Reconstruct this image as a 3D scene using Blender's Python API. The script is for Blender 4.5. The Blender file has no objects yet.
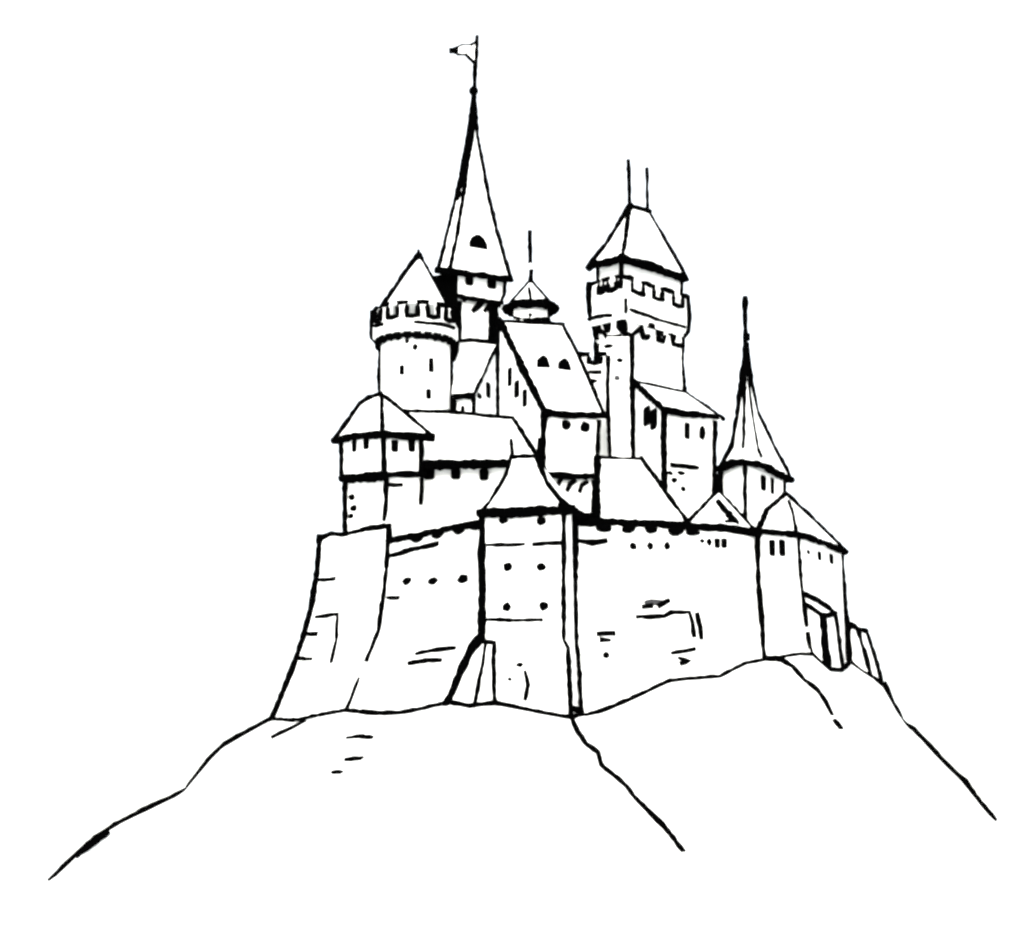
import bpy, math, random
import numpy as np
from mathutils import Vector
from mathutils.bvhtree import BVHTree

random.seed(7)
S = bpy.context.scene
COL = S.collection

# ------------------------------------------------------------------ camera geometry
F = 2000.0          # focal length in pixels
CAMZ = 6.0          # eye height in metres
HZ = 860.0          # picture row of the horizon


def P(px, py, D):
    """Point seen at (px, py) standing D metres away."""
    return Vector(((px - 512.0) * D / F, D, CAMZ + (HZ - py) * D / F))


def G(px, D, z):
    return Vector(((px - 512.0) * D / F, D, z))


def Zt(py, D):
    return CAMZ + (HZ - py) * D / F


# ------------------------------------------------------------------ materials
def surface(name, lo, hi, scale, rough=0.9, bump=0.15, stretch=(1, 1, 1)):
    m = bpy.data.materials.new(name)
    m.use_nodes = True
    nt = m.node_tree
    b = nt.nodes['Principled BSDF']
    b.inputs['Roughness'].default_value = rough
    b.inputs['Specular IOR Level'].default_value = 0.15
    tc = nt.nodes.new('ShaderNodeTexCoord')
    mp = nt.nodes.new('ShaderNodeMapping')
    mp.inputs['Scale'].default_value = stretch
    n = nt.nodes.new('ShaderNodeTexNoise')
    n.inputs['Scale'].default_value = scale
    n.inputs['Detail'].default_value = 5
    r = nt.nodes.new('ShaderNodeValToRGB')
    r.color_ramp.elements[0].position = 0.3
    r.color_ramp.elements[1].position = 0.7
    r.color_ramp.elements[0].color = (*lo, 1)
    r.color_ramp.elements[1].color = (*hi, 1)
    bp = nt.nodes.new('ShaderNodeBump')
    bp.inputs['Strength'].default_value = bump
    bp.inputs['Distance'].default_value = 0.03
    L = nt.links
    L.new(tc.outputs['Object'], mp.inputs['Vector'])
    L.new(mp.outputs['Vector'], n.inputs['Vector'])
    L.new(n.outputs['Fac'], r.inputs['Fac'])
    L.new(r.outputs['Color'], b.inputs['Base Color'])
    L.new(n.outputs['Fac'], bp.inputs['Height'])
    L.new(bp.outputs['Normal'], b.inputs['Normal'])
    return m


def ink_material(name, c):
    m = bpy.data.materials.new(name)
    m.use_nodes = True
    nt = m.node_tree
    b = nt.nodes['Principled BSDF']
    b.inputs['Roughness'].default_value = 1.0
    b.inputs['Specular IOR Level'].default_value = 0.0
    n = nt.nodes.new('ShaderNodeTexNoise')
    n.inputs['Scale'].default_value = 3.0
    r = nt.nodes.new('ShaderNodeValToRGB')
    r.color_ramp.elements[0].color = (c * 0.6, c * 0.6, c * 0.65, 1)
    r.color_ramp.elements[1].color = (c, c, c * 1.05, 1)
    nt.links.new(n.outputs['Fac'], r.inputs['Fac'])
    nt.links.new(r.outputs['Color'], b.inputs['Base Color'])
    return m


PLASTER = surface('white_limewash', (0.84, 0.85, 0.84), (0.90, 0.91, 0.90), 0.8)
ROOFING = surface('white_roofing', (0.84, 0.85, 0.84), (0.90, 0.91, 0.90), 1.5, stretch=(1, 1, 4))
SNOW = surface('white_hillside', (0.82, 0.83, 0.82), (0.88, 0.89, 0.88), 0.12)
INK = ink_material('black_ink', 0.0006)
GREY = ink_material('grey_ink', 0.045)


# ------------------------------------------------------------------ smooth 1D noise for the hand drawn line
def wob(n, step=4):
    k = max(2, n // step + 2)
    c = [random.uniform(-1, 1) for _ in range(k)]
    out = []
    for i in range(n):
        t = i / max(1, n - 1) * (k - 1)
        j = min(int(t), k - 2)
        f = t - j
        f = f * f * (3 - 2 * f)
        out.append(c[j] * (1 - f) + c[j + 1] * f)
    return out


class MB:
    """Collects faces of one mesh (material slot 0 = surface, 1 = ink)."""

    def __init__(self):
        self.v, self.f, self.m = [], [], []
        self.tree = None

    def poly(self, pts, m=0):
        i = len(self.v)
        self.v += [Vector(p) for p in pts]
        self.f.append(tuple(range(i, i + len(pts))))
        self.m.append(m)

    def solid(self, rings, m=0, cap_top=True, cap_bottom=True):
        """Loft of equally long closed rings, bottom ring first."""
        base = len(self.v)
        n = len(rings[0])
        for r in rings:
            self.v += [Vector(p) for p in r]
        for k in range(len(rings) - 1):
            for i in range(n):
                j = (i + 1) % n
                a = base + k * n
                b = a + n
                self.f.append((a + i, a + j, b + j, b + i))
                self.m.append(m)
        if cap_bottom:
            self.f.append(tuple(base + i for i in reversed(range(n))))
            self.m.append(m)
        if cap_top:
            self.f.append(tuple(base + (len(rings) - 1) * n + i for i in range(n)))
            self.m.append(m)

    def cast(self, px, py):
        if self.tree is None:
            fs = [f for f, m in zip(self.f, self.m) if m == 0]
            self.tree = BVHTree.FromPolygons([tuple(v) for v in self.v], fs)
        o = Vector((0, 0, CAMZ))
        d = (P(px, py, 200) - o).normalized()
        h, nrm, _, dist = self.tree.ray_cast(o, d)
        if h is None:
            near = self.tree.find_nearest(P(px, py, sum(v.y for v in self.v) / len(self.v)))
            h, nrm = near[0], near[1]
        if nrm.dot(d) > 0:
            nrm = -nrm
        return h, nrm

    def ink(self, pts, w=4.0, m=1, jit=0.45, taper=False, closed=False):
        """A drawn stroke: w and jit in tenths of a metre (about a pixel at this distance)."""
        pts = [Vector(p) for p in pts]
        w = w * 1.15 + 1.0
        if closed:
            pts = pts + [pts[0]]
        step = 0.42
        path = []
        for a, b in zip(pts[:-1], pts[1:]):
            n = max(1, int((b - a).length / step))
            for i in range(n):
                path.append(a.lerp(b, i / n))
        path.append(pts[-1])
        n = len(path)
        if n < 2:
            return
        if not closed and n > 1:   # rounded ends reach a little past the corner
            e = w * 0.03
            path[0] = path[0] - (path[1] - path[0]).normalized() * e
            path[-1] = path[-1] + (path[-1] - path[-2]).normalized() * e
        tot = (pts[-1] - pts[0])
        if tot.length < 1e-4:
            tot = pts[len(pts) // 2] - pts[0]
        ref = Vector((0, 0, 1)) if abs(tot.normalized().z) < 0.8 else Vector((1, 0, 0))
        j1, j2, rw = wob(n), wob(n), wob(n, 5)
        base = len(self.v)
        K = 7
        for i in range(n):
            a = path[max(0, i - 1)]
            b = path[min(n - 1, i + 1)]
            d = (b - a)
            d = d.normalized() if d.length > 1e-6 else Vector((0, 0, 1))
            s = d.cross(ref)
            s = s.normalized() if s.length > 1e-3 else Vector((0, 1, 0))
            u = s.cross(d).normalized()
            r = w * 0.05 * (1 + 0.16 * rw[i] + random.uniform(-0.16, 0.16))
            if not closed and (i == 0 or i == n - 1):
                r *= 0.88
            if taper:
                t = i / (n - 1)
                r *= 0.35 + 0.65 * min(1, 2.2 * (1 - t))
            c = path[i] + s * ((j1[i] * jit + random.uniform(-0.22, 0.22)) * 0.1) + u * ((j2[i] * jit + random.uniform(-0.22, 0.22)) * 0.1)
            for k in range(K):
                an = 2 * math.pi * k / K
                self.v.append(c + s * (r * math.cos(an)) + u * (r * math.sin(an)))
        for i in range(n - 1):
            for k in range(K):
                k2 = (k + 1) % K
                a = base + i * K
                self.f.append((a + k, a + k2, a + K + k2, a + K + k))
                self.m.append(m)
        self.f.append(tuple(base + k for k in range(K)))
        self.m.append(m)
        self.f.append(tuple(base + (n - 1) * K + k for k in reversed(range(K))))
        self.m.append(m)

    def mark(self, pix, w=3.6, m=1, **k):
        """A stroke drawn on this surface through picture points."""
        out = []
        for (a, b) in zip(pix[:-1], pix[1:]):
            n = max(1, int(math.hypot(b[0] - a[0], b[1] - a[1]) / 9))
            for i in range(n):
                t = i / n
                out.append((a[0] + (b[0] - a[0]) * t, a[1] + (b[1] - a[1]) * t))
        out.append(pix[-1])
        self.ink([(lambda hn: hn[0] + hn[1] * 0.07)(self.cast(*q)) for q in out], w, m, **k)

    def blob(self, px, py, w, h, m=1, sharp=False):
        """A drawn spot lying on this surface."""
        c, nrm = self.cast(px, py)
        patch(self, c, nrm, w, h, 'spot', m=m, front=0.07)
        return

    def build(self, name, mat, parent, root, ink=INK):
        off = root.location if root is not None else Vector((0, 0, 0))
        me = bpy.data.meshes.new(name)
        me.from_pydata([tuple(v - off) for v in self.v], [], self.f)
        me.materials.append(mat)
        me.materials.append(ink)
        me.materials.append(GREY)
        me.polygons.foreach_set('material_index', self.m)
        me.update()
        import bmesh
        bm = bmesh.new()
        bm.from_mesh(me)
        bmesh.ops.recalc_face_normals(bm, faces=bm.faces)
        bm.to_mesh(me)
        bm.free()
        o = bpy.data.objects.new(name, me)
        COL.objects.link(o)
        if parent is not None:
            o.parent = parent
        return o


def outline(shape, w, h):
    if shape == 'rect':
        b = 0.18 * min(w, h)
        pts = [(-w / 2 + b, -h / 2), (w / 2 - b, -h / 2), (w / 2, -h / 2 + b), (w / 2, h / 2 - b),
               (w / 2 - b, h / 2), (-w / 2 + b, h / 2), (-w / 2, h / 2 - b), (-w / 2, -h / 2 + b)]
    elif shape == 'arch':
        pts = [(-w / 2, -h / 2), (w / 2, -h / 2)]
        for i in range(9):
            a = math.pi * i / 8
            pts.append((w / 2 * math.cos(a), h / 2 - w / 2 + min(w / 2, h) * math.sin(a)) if h > w / 2 else
                       (w / 2 * math.cos(a), -h / 2 + h * math.sin(a)))
    elif shape == 'dormer':
        pts = [(-w / 2, -h / 2), (w / 2, -h / 2), (w / 2 * 0.95, -h * 0.1), (w * 0.3, h * 0.32), (w * 0.08, h / 2),
               (-w * 0.1, h / 2), (-w * 0.32, h * 0.3), (-w / 2 * 0.95, -h * 0.15)]
    else:
        pts = []
        for i in range(10):
            a = 2 * math.pi * i / 10
            k = 1 + random.uniform(-0.12, 0.12)
            pts.append((w / 2 * math.cos(a) * k, h / 2 * math.sin(a) * k))
    return [(x + random.uniform(-0.03, 0.03), y + random.uniform(-0.03, 0.03)) for x, y in pts]


def patch(mb, c, nrm, w, h, shape, m=0, front=0.08, back=0.3, upright=False):
    """Extruded opening shape (w, h in picture pixels as seen) set into a surface."""
    D = c.y
    if upright:
        nrm = Vector((nrm.x, nrm.y, 0)).normalized()
    view = Vector((c.x, c.y, c.z - CAMZ)).normalized()
    u = Vector((0, 0, 1)).cross(nrm)
    u = u.normalized() if u.length > 1e-3 else Vector((1, 0, 0))
    v = nrm.cross(u).normalized()
    if u.x < 0:
        u, v = -u, (v if v.z > 0 else -v)
    if v.z < 0:
        v = -v
    ku = max(0.3, abs(u.x))
    kv = max(0.35, abs(v.z))
    pts = outline(shape, (w * 1.1 + 0.5) * D / F / ku, (h * 1.06 + 0.6) * D / F / kv)
    f = [c + u * x + v * y + nrm * front for x, y in pts]
    b = [c + u * x + v * y - nrm * back for x, y in pts]
    mb.solid([b, f], m)


def thing(name, label, cat, loc, group=None):
    o = bpy.data.objects.new(name, None)
    o.empty_display_size = 1.0
    COL.objects.link(o)
    o.location = loc
    o['label'] = label
    o['category'] = cat
    if group:
        o['group'] = group
    return o


def window(host, parent, root, px, py, w, h, shape='rect', name='window'):
    c, n = host.cast(px, py)
    mb = MB()
    patch(mb, c, n, w, h, shape)
    return mb.build(name, INK, parent, root)


def dormer(host, parent, root, px, py, w, h):
    c, n = host.cast(px, py + h * 0.35)
    c = c + Vector((0, 0, h * 0.35 * c.y / F))
    mb = MB()
    patch(mb, c, n, w, h, 'dormer', front=0.25, back=1.6, upright=True)
    return mb.build('dormer', INK, parent, root)


def corbel(host, parent, root, px, py, w=8, h=8):
    """A small dark bracket jutting from the wall under the eaves."""
    c, n = host.cast(px, py)
    n = Vector((n.x, n.y, 0)).normalized()
    mb = MB()
    patch(mb, c, n, w, h, 'spot' if h < 9 else 'rect', front=0.4, back=0.2)
    return mb.build('corbel', INK, parent, root)


def stroke_part(name, pts, w, parent, root, jit=0.6, closed=False):
    mb = MB()
    mb.ink(pts, w, 0, jit, closed=closed)
    return mb.build(name, INK, parent, root)


def walls(corners, edges=None, mid=None):
    """corners: list of (px_top, px_bottom, D, ztop, zbottom) round the footprint. edges: {index: width} of drawn arrises."""
    mb = MB()
    top = [G(c[0], c[2], c[3]) for c in corners]
    bot = [G(c[1], c[2], c[4]) for c in corners]
    mb.solid([bot, top])
    mb._edges = [(bot[i], top[i], w) for i, w in (edges or {}).items()]
    return mb


def ink_edges(mb):
    for a, b, w in mb._edges:
        mb.ink([a, b], w)


def centre(pts):
    c = Vector((0, 0, 0))
    for p in pts:
        c += Vector(p)
    c /= len(pts)
    c.z = min(Vector(p).z for p in pts)
    return c


def finial(parent, root, pts, w, name='finial'):
    mb = MB()
    mb.ink(pts, w, 0, 0.25)
    return mb.build(name, INK, parent, root)


def loft_roof(ribs, apex_first=True):
    """ribs: list of polylines apex -> eave, going round the roof."""
    mb = MB()
    n = len(ribs)
    k = len(ribs[0])
    for i in range(n):
        a, b = ribs[i], ribs[(i + 1) % n]
        for j in range(k - 1):
            if (a[j] - b[j]).length < 1e-5:
                mb.poly([a[j], a[j + 1], b[j + 1]])
            else:
                mb.poly([a[j], a[j + 1], b[j + 1], b[j]])
    mb.poly([r[-1] for r in ribs])
    return mb


# ================================================================== GATE TOWER (front middle)
zg = Zt(512, 188)
FL, FR = (482, 482, 188.0), (564, 570, 185.0)
R = thing('gate_tower', 'square tower in front of the walls with four small windows and a flared roof', 'tower', G(525, 189, 18), None)
w = walls([(482, 482, 188, zg, 15), (564, 569, 185, zg, 15), (575, 581, 188.0, zg, 15), (590, 592, 194, zg, 15), (500, 500, 196, zg, 15)])
# wall strokes
w.mark([(488, 545), (524, 544)], 3.2)
w.mark([(534, 544), (562, 543)], 3.2)
w.mark([(486, 620), (542, 620)], 3.2)
w.mark([(526, 672), (529, 685), (526, 699)], 4)
for q in ((520, 665, 7, 5), (510, 679, 4, 4)):
    w.blob(*q)
host_gate = w
host_gate.cast(520, 600)
w.ink([G(482, 188, zg), P(482, 640, 188)], 6.5)
w.ink([P(482, 636, 188), P(480, 650, 188), G(480, 188, 17)], 5)
w.ink([G(564, 185, zg), P(564, 640, 185), P(568, 648, 185), G(571, 185, 18.4)], 3.6)
w.ink([G(573.5, 187.4, zg), P(574, 600, 187.4), P(575, 646, 187.4)], 7.0)
w.ink([P(575, 644, 187.4), P(578, 655, 187.4), P(582, 716, 187.4)], 4.2)
w.mark([(573, 708), (580, 711)], 4)
wall = w.build('wall', PLASTER, R, R)
for q in ((508, 567, 9, 9), (541, 567, 9, 8), (507, 607, 8, 9), (544, 606, 9, 9)):
    window(host_gate, R, R, *q, shape='spot')
for q in ((504, 520, 8, 7), (542, 521, 8, 8)):
    corbel(host_gate, R, R, *q)
# left sloping buttress
b = MB()
b.solid([[P(447, 704, 186.5), P(474, 708, 184.5), P(495, 706, 185.2), P(500, 706, 189), P(460, 704, 190)],
         [P(468, 655, 187.2), P(482, 660, 186.0), P(494, 660, 186.6), P(500, 660, 189), P(480, 655, 190)],
         [P(478, 641, 187.6), P(486, 643, 187.2), P(493, 643, 187.3), P(496, 641, 189), P(484, 639, 190)]])
b.ink([P(481, 638, 187.5), P(472, 647, 187.1), P(447, 704, 186.4)], 7.5)
b.ink([P(486, 643, 187), P(482, 664, 185.9), P(474, 706, 184.4)], 3.4)
b.ink([P(479, 641, 187.4), P(494, 643, 187.1), P(493, 660, 186.5), P(495, 704, 185.1)], 3.4)
b.build('buttress', PLASTER, R, R)
# flared roof with a short ridge
r1, r2 = P(511, 457, 190), P(536, 456, 189)
ra = loft_roof([
    [r1, P(500, 486, 188.4), P(479, 514, 187.4)],
    [r2, P(546, 482, 186.9), P(576, 513, 184.8)],
    [r2, P(553, 480, 190), P(583, 515, 189)],
    [r1, P(520, 480, 194), P(505, 515, 196)]])
ra.ink([r1, r2], 3.4)
ra.ink([r1, P(506, 474, 189), P(500, 486, 188.4), P(490, 502, 187.9), P(479, 514, 187.4)], 3.8)
ra.ink([r2, P(546, 482, 186.9), P(560, 499, 185.8), P(576, 513, 184.8)], 4.2)
rf = ra.build('roof', ROOFING, R, R)
stroke_part('eaves_shade_line', [P(480, 513, 187.4), P(520, 512, 186), P(572, 509, 184.7)], 8, rf, R)  # thick ink band drawing the shade under the eaves, likewise on the other roofs
stroke_part('eaves_shade_line', [P(562, 503, 185.2), P(579, 515, 184.8), P(588, 517, 189)], 6, rf, R)

# ================================================================== LEFT CURTAIN WALL AND BASTION
zc = 37.8
Cp = [(389, 541, 199.5), (387, 565, 199.4), (383, 600, 199), (379, 630, 198.5), (364, 668, 197.5), (346, 711, 196), (340, 725, 195.5)]
Rp = [(494, 520, 188), (494, 560, 188), (494, 600, 188), (494, 630, 187.6), (490, 668, 187), (486, 711, 186), (486, 725, 185.6)]
R = thing('curtain_wall', 'battered stretch of wall with three round loopholes between sloping bastion and gate tower', 'wall', G(430, 196, 18))
w = MB()
for i in range(len(Cp) - 1):
    for t in range(6):
        a, b2 = t / 6, (t + 1) / 6
        A0, B0, A1, B1 = P(*Cp[i]), P(*Rp[i]), P(*Cp[i + 1]), P(*Rp[i + 1])
        w.poly([A0.lerp(B0, a), A0.lerp(B0, b2), A1.lerp(B1, b2), A1.lerp(B1, a)])
tl, tr = P(*Cp[0]), P(*Rp[0])
bk = Vector((0.5, 2.2, 0))
w.poly([tl, tr, tr + bk, tl + bk])
w.poly([tl + bk, tr + bk, Vector((tr.x, tr.y, 16)) + bk, Vector((tl.x, tl.y, 16)) + bk])
w.mark([(391, 556), (415, 549), (438, 544)], 4)
w.mark([(389, 598), (399, 598)], 3.4)
w.mark([(417, 654), (436, 650), (455, 648)], 3.6)
w.mark([(410, 663), (425, 661), (441, 660)], 4)
w.cast(430, 600)
hostc = w
w.ink([tl, P(432, 532, 194.2), P(481, 522, 188.9)], 5.0)
wall = w.build('wall', PLASTER, R, R)
for q in ((407, 581, 9, 8), (433, 581, 10, 7), (463, 579, 10, 9)):
    window(hostc, R, R, *q, shape='spot', name='loophole')
for q in ((418, 538, 10, 8), (439, 534, 9, 8), (460, 530, 9, 8.5), (477, 526, 9, 8.5)):
    corbel(hostc, R, R, *q)

R = thing('bastion', 'tall corner bastion with outward sloping foot beneath the turret with overhanging top storey', 'bastion', G(335, 203, 18))
Lp = [(320, 537, 206), (318, 570, 206), (312, 605, 206), (303, 640, 206), (292, 672, 206), (272, 720, 206), (266, 734, 206)]
Bp = [(389, 526, 199.4)] + [(p[0], p[1], p[2] - 0.05) for p in Cp[1:]]
w = MB()
for i in range(6):
    A0, B0, A1, B1 = P(*Lp[i]), P(*Bp[i]), P(*Lp[i + 1]), P(*Bp[i + 1])
    for t in range(4):
        a, b2 = t / 4, (t + 1) / 4
        w.poly([A0.lerp(B0, a), A0.lerp(B0, b2), A1.lerp(B1, b2), A1.lerp(B1, a)])
# returning flank, top and back
ret = [P(*Bp[0]), P(*Bp[0]) + Vector((0.9, 2.6, 0)), P(389, 541, 199.4) + Vector((0.9, 2.6, 0)), P(389, 541, 199.4)]
w.poly(ret)
lt, rt = P(*Lp[0]), P(*Bp[0])
bl, br = lt + Vector((2.0, 5.5, 0)), rt + Vector((0.9, 2.6, 0))
w.poly([lt, rt, br, bl])
low = P(*Lp[-1])
w.poly([lt, bl, Vector((bl.x - 3, bl.y + 3, 17)), low, P(*Lp[-2]), P(*Lp[-3]), P(*Lp[-4]), P(*Lp[-5]), P(*Lp[-6])])
w.poly([bl, br, Vector((br.x, br.y, 17)), Vector((bl.x - 3, bl.y + 3, 17))])
w.mark([(320, 580), (335, 579)], 3.6)
w.mark([(317, 617), (338, 614), (337, 640), (332, 662)], 3.4)
w.mark([(310, 634), (317, 634)], 4)
w.mark([(301, 659), (312, 659)], 3.6)
w.ink([P(*Lp[0]), P(*Lp[1]), P(*Lp[2]), P(*Lp[3]), P(*Lp[4]), P(*Lp[5])], 7.2)
w.ink([P(320, 538, 205.9), P(331, 533, 204.8), P(342, 535, 203.9), P(365, 529, 201.6), P(389, 526, 199.4)], 4.6)
w.ink([P(389, 526, 199.4), P(389, 541, 199.4)], 6.5)
w.ink([P(*q) for q in Bp[1:4]] + [P(367, 660, 197.6)], 4.6)
w.ink([P(388, 540, 199.4), P(387, 566, 199.3)], 4.4)
w.ink([P(359, 679, 197.2), P(346, 711, 195.9)], 3.6)
w.build('wall', PLASTER, R, R)

# ================================================================== RIGHT CURTAIN WALL
R = thing('curtain_wall', 'long plain wall with a row of dark corbels between gate tower and buttressed corner tower', 'wall', G(670, 191, 18))
zr = 37.75
w = walls([(570, 570, 187.9, zr, 15), (640, 640, 189.7, zr, 17), (700, 700, 191.2, zr, 19), (759, 768, 193.0, zr, 21), (762, 770, 195.4, zr, 21), (575, 575, 190.5, zr, 15)])
w.mark([(580, 541), (592, 543), (605, 541)], 4.6)
w.mark([(643, 607), (651, 606)], 3.6)
w.mark([(659, 606), (668, 601)], 4.4)
w.mark([(637, 617), (664, 616), (671, 612), (689, 612), (692, 622), (694, 636)], 3.4)
w.mark([(697, 614), (700, 627), (701, 638)], 3.8)
w.mark([(672, 653), (684, 651), (694, 649)], 3.4)
w.mark([(679, 658), (690, 661), (681, 664)], 3.4)
w.mark([(598, 634), (613, 633)], 4.2)
w.mark([(601, 640), (609, 640)], 4)
for q in ((606, 655, 6, 6),):
    w.blob(*q)
w.blob(654, 602, 20, 6.5, m=2)
host = w
host.cast(650, 600)
w.ink([P(577, 521, 188), P(640, 523, 189.6), P(690, 526, 190.9), P(725, 528, 191.8), P(757, 533, 192.8)], 6.4)
w.build('wall', PLASTER, R, R)
for q in ((603, 528, 14, 8.5), (628, 529, 12, 8), (651, 529.5, 11, 8.5), (675, 531.5, 14, 8), (692, 532.5, 13, 6)):
    corbel(host, R, R, *q)
for q in ((633, 546, 7, 7), (650, 546, 6, 7), (667, 546, 6, 8), (702, 541, 4, 4), (709, 542, 5, 7)):
    window(host, R, R, *q, shape='spot', name='loophole')
for q in ((717, 543, 5, 9), (724, 543, 5, 9)):
    window(host, R, R, *q, shape='rect')

# ================================================================== RANGE BEHIND THE RIGHT WALL (low roof)
R = thing('wall_range', 'low range under a broad plain roof rising just behind the long right hand wall', 'building', G(640, 195, 30))
w = walls([(597, 597, 191.2, 37.9, 25), (684, 684, 193.4, 37.9, 25), (655, 655, 204, 37.9, 25), (597, 597, 204, 37.9, 25)])
w.build('wall', PLASTER, R, R)
e1, e2, k1, k2 = P(597, 521, 188.7), P(688, 523, 191.0), P(597, 458, 198), P(641, 459, 199)
k3, k4 = P(597, 500, 206), P(670, 502, 206)
ra = MB()
ra.poly([e1, e2, k2, k1])
ra.poly([k1, k2, k4, k3])
ra.poly([e2, k4, k2])
ra.poly([e1, k1, k3])
ra.poly([e1, e2, k4, k3])
ra.ink([k1, k2], 3.4)
ra.ink([k2, P(646, 465, 198), e2], 3.6)
ra.ink([e1 + Vector((0, 0, 0.4)), k1], 5.6)
ra.build('roof', ROOFING, R, R)

# ================================================================== SMALL WALL TURRET
R = thing('wall_turret', 'small pyramid roofed turret with a dark hatched patch beside the buttressed corner tower', 'turret', G(720, 198, 32))
w = walls([(692, 692, 195.5, 37.9, 30), (748, 748, 197, 37.9, 30), (745, 745, 204, 37.9, 30), (693, 693, 203, 37.9, 30)])
w.build('wall', PLASTER, R, R)
ap = P(718, 491, 199)
f1, f2, f3, f4 = P(687, 523, 191.2), P(737, 526, 192.3), P(753, 529, 195.5), P(720, 516, 206)
ra = MB()
for a, b2 in ((f1, f2), (f2, f3), (f3, f4), (f4, f1)):
    ra.poly([ap, a, b2])
ra.poly([f1, f2, f3, f4])
ra.mark([(719, 503), (725, 512), (736, 523)], 5)
ra.mark([(723, 510), (730, 514)], 4)
ra.mark([(727, 513), (736, 522)], 4)
ra.mark([(726, 522), (734, 522)], 3.6)
ra.mark([(728, 517), (734, 521)], 5)
ra.ink([f1, ap], 3.6)
ra.ink([ap, f3], 3.8)
ra.build('roof', ROOFING, R, R)

# ================================================================== CORNER TOWER (right)
R = thing('corner_tower', 'many sided tower with two slanting buttresses at its foot and a pointed cap', 'tower', G(800, 203, 22))
zk = Zt(529, 192.7)
A, B, C = (757, 765, 192.7), (798, 811, 196.3), (842, 850, 206.6)
w = walls([(*A, zk, 21), (*B, zk, 21), (*C, zk, 21), (822, 826, 215, zk, 21), (772, 776, 207, zk, 21)])
host = w
host.cast(780, 600)
w.ink([G(757, 192.7, zk), P(759, 590, 192.7), P(765, 661, 192.7)], 4.2)
w.ink([P(798, 535, 196.3), P(800, 570, 196.2), P(803, 594, 196.2), P(807, 625, 196.1)], 3.6)
w.ink([P(808, 633, 196.1), P(812, 655, 196.1)], 3.4)
w.ink([G(842, 206.6, zk), P(843, 580, 206.4), P(846, 612, 206.3), P(849, 662, 206.2)], 4.6)
w.build('wall', PLASTER, R, R)
for q in ((772, 548, 5.5, 15), (782, 548, 6, 15), (819, 556, 4.5, 8), (831, 559, 5, 9)):
    window(host, R, R, *q)
window(host, R, R, 808, 552, 4, 4, shape='spot')
ap = P(785, 494, 201)
f = [P(757, 531, 192.2), P(797, 534, 195.6), P(846, 552, 206.8), P(824, 556, 216), P(770, 540, 208)]
fm = [P(767, 510, 196.5), P(792, 511, 198), P(812, 519, 204), P(803, 524, 208.5), P(777, 515, 204.5)]
ra = loft_roof([[ap, m_, e_] for m_, e_ in zip(fm, f)])
ra.ink([ap, fm[0], f[0]], 4.6)
ra.ink([P(788, 502, 200), fm[1], P(796, 531, 195.8)], 3.2)
ra.ink([ap, fm[2], f[2]], 4.8)
rf = ra.build('roof', ROOFING, R, R)
stroke_part('eaves_shade_line', [f[0], f[1], P(822, 542, 200.5), f[2]], 5.0, rf, R)
bj = MB()
bj.ink([P(752, 530, 191.8), P(759, 534, 191.8)], 9, 0)
bj.build('gutter_head', INK, R, R)
# buttress beside the middle arris
b = MB()
tA = [P(802, 593, 197.3), P(824, 614, 196.6), P(835, 613, 199), P(836, 604, 205)]
bA = [P(811, 668, 195.8), P(828, 683, 195.0), P(844, 680, 198.2), P(846, 668, 204)]
b.solid([bA, tA])
b.ink([P(802, 593, 196.6), P(818, 600, 197.6), P(835, 613, 198.8)], 4)
b.ink([P(806, 604, 196.8), P(823, 616, 196.4), P(835, 613, 198.8)], 4.2)
b.ink([P(823, 616, 196.4), P(825, 640, 195.9), P(828, 669, 195.3)], 6.5)
b.ink([P(835, 613, 198.8), P(839, 640, 198.4), P(843, 668, 198)], 3.8)
b.build('buttress', PLASTER, R, R)
b = MB()
tB = [P(846, 620, 206.3), P(858, 629, 205.6), P(866, 631, 208), P(856, 620, 211)]
bB = [P(851, 676, 205.6), P(872, 690, 204.8), P(884, 694, 207.4), P(872, 680, 211)]
b.solid([bB, tB])
b.ink([P(844, 606, 206.4), P(848, 623, 206.2), P(858, 629, 205.5), P(866, 631, 207.9)], 4.2)
b.ink([P(848, 624, 206), P(849, 644, 205.8), P(851, 663, 205.6)], 3.8)
b.ink([P(858, 630, 205.5), P(866, 655, 205.1), P(871, 674, 204.8)], 3.6)
b.ink([P(866, 631, 207.9), P(875, 655, 207.6), P(882, 682, 207.3)], 4.2)
b.build('buttress', PLASTER, R, R)

# ================================================================== SPIRED TURRET (right)
R = thing('spire_turret', 'slender turret with a concave needle spire and bare rod at the right of the castle', 'turret', G(750, 209, 32))
zs = 46.3
body = [(722, 722, 207.5), (745, 745, 204.2), (784, 784, 211.5), (776, 776, 217), (738, 738, 214.5)]
w = walls([(*c, zs, 32) for c in body])
host = w
host.cast(760, 490)
w.ink([P(721, 470, 207.4), P(719, 480, 207.4), P(721, 493, 207.4)], 6.5)
w.ink([P(745, 465, 204.2), P(745, 517, 204.2)], 3.8)
w.ink([P(784, 480, 211.5), P(784, 500, 211.5)], 4)
w.build('wall', PLASTER, R, R)
window(host, R, R, 763, 483, 5.5, 14)
window(host, R, R, 772, 486, 3.5, 15)
def rib(pts, Da, De):
    y0, y1 = pts[0][1], pts[-1][1]
    return [P(x, y, Da + (De - Da) * ((y - y0) / (y1 - y0)) ** 1.6) for x, y in pts]
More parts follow.
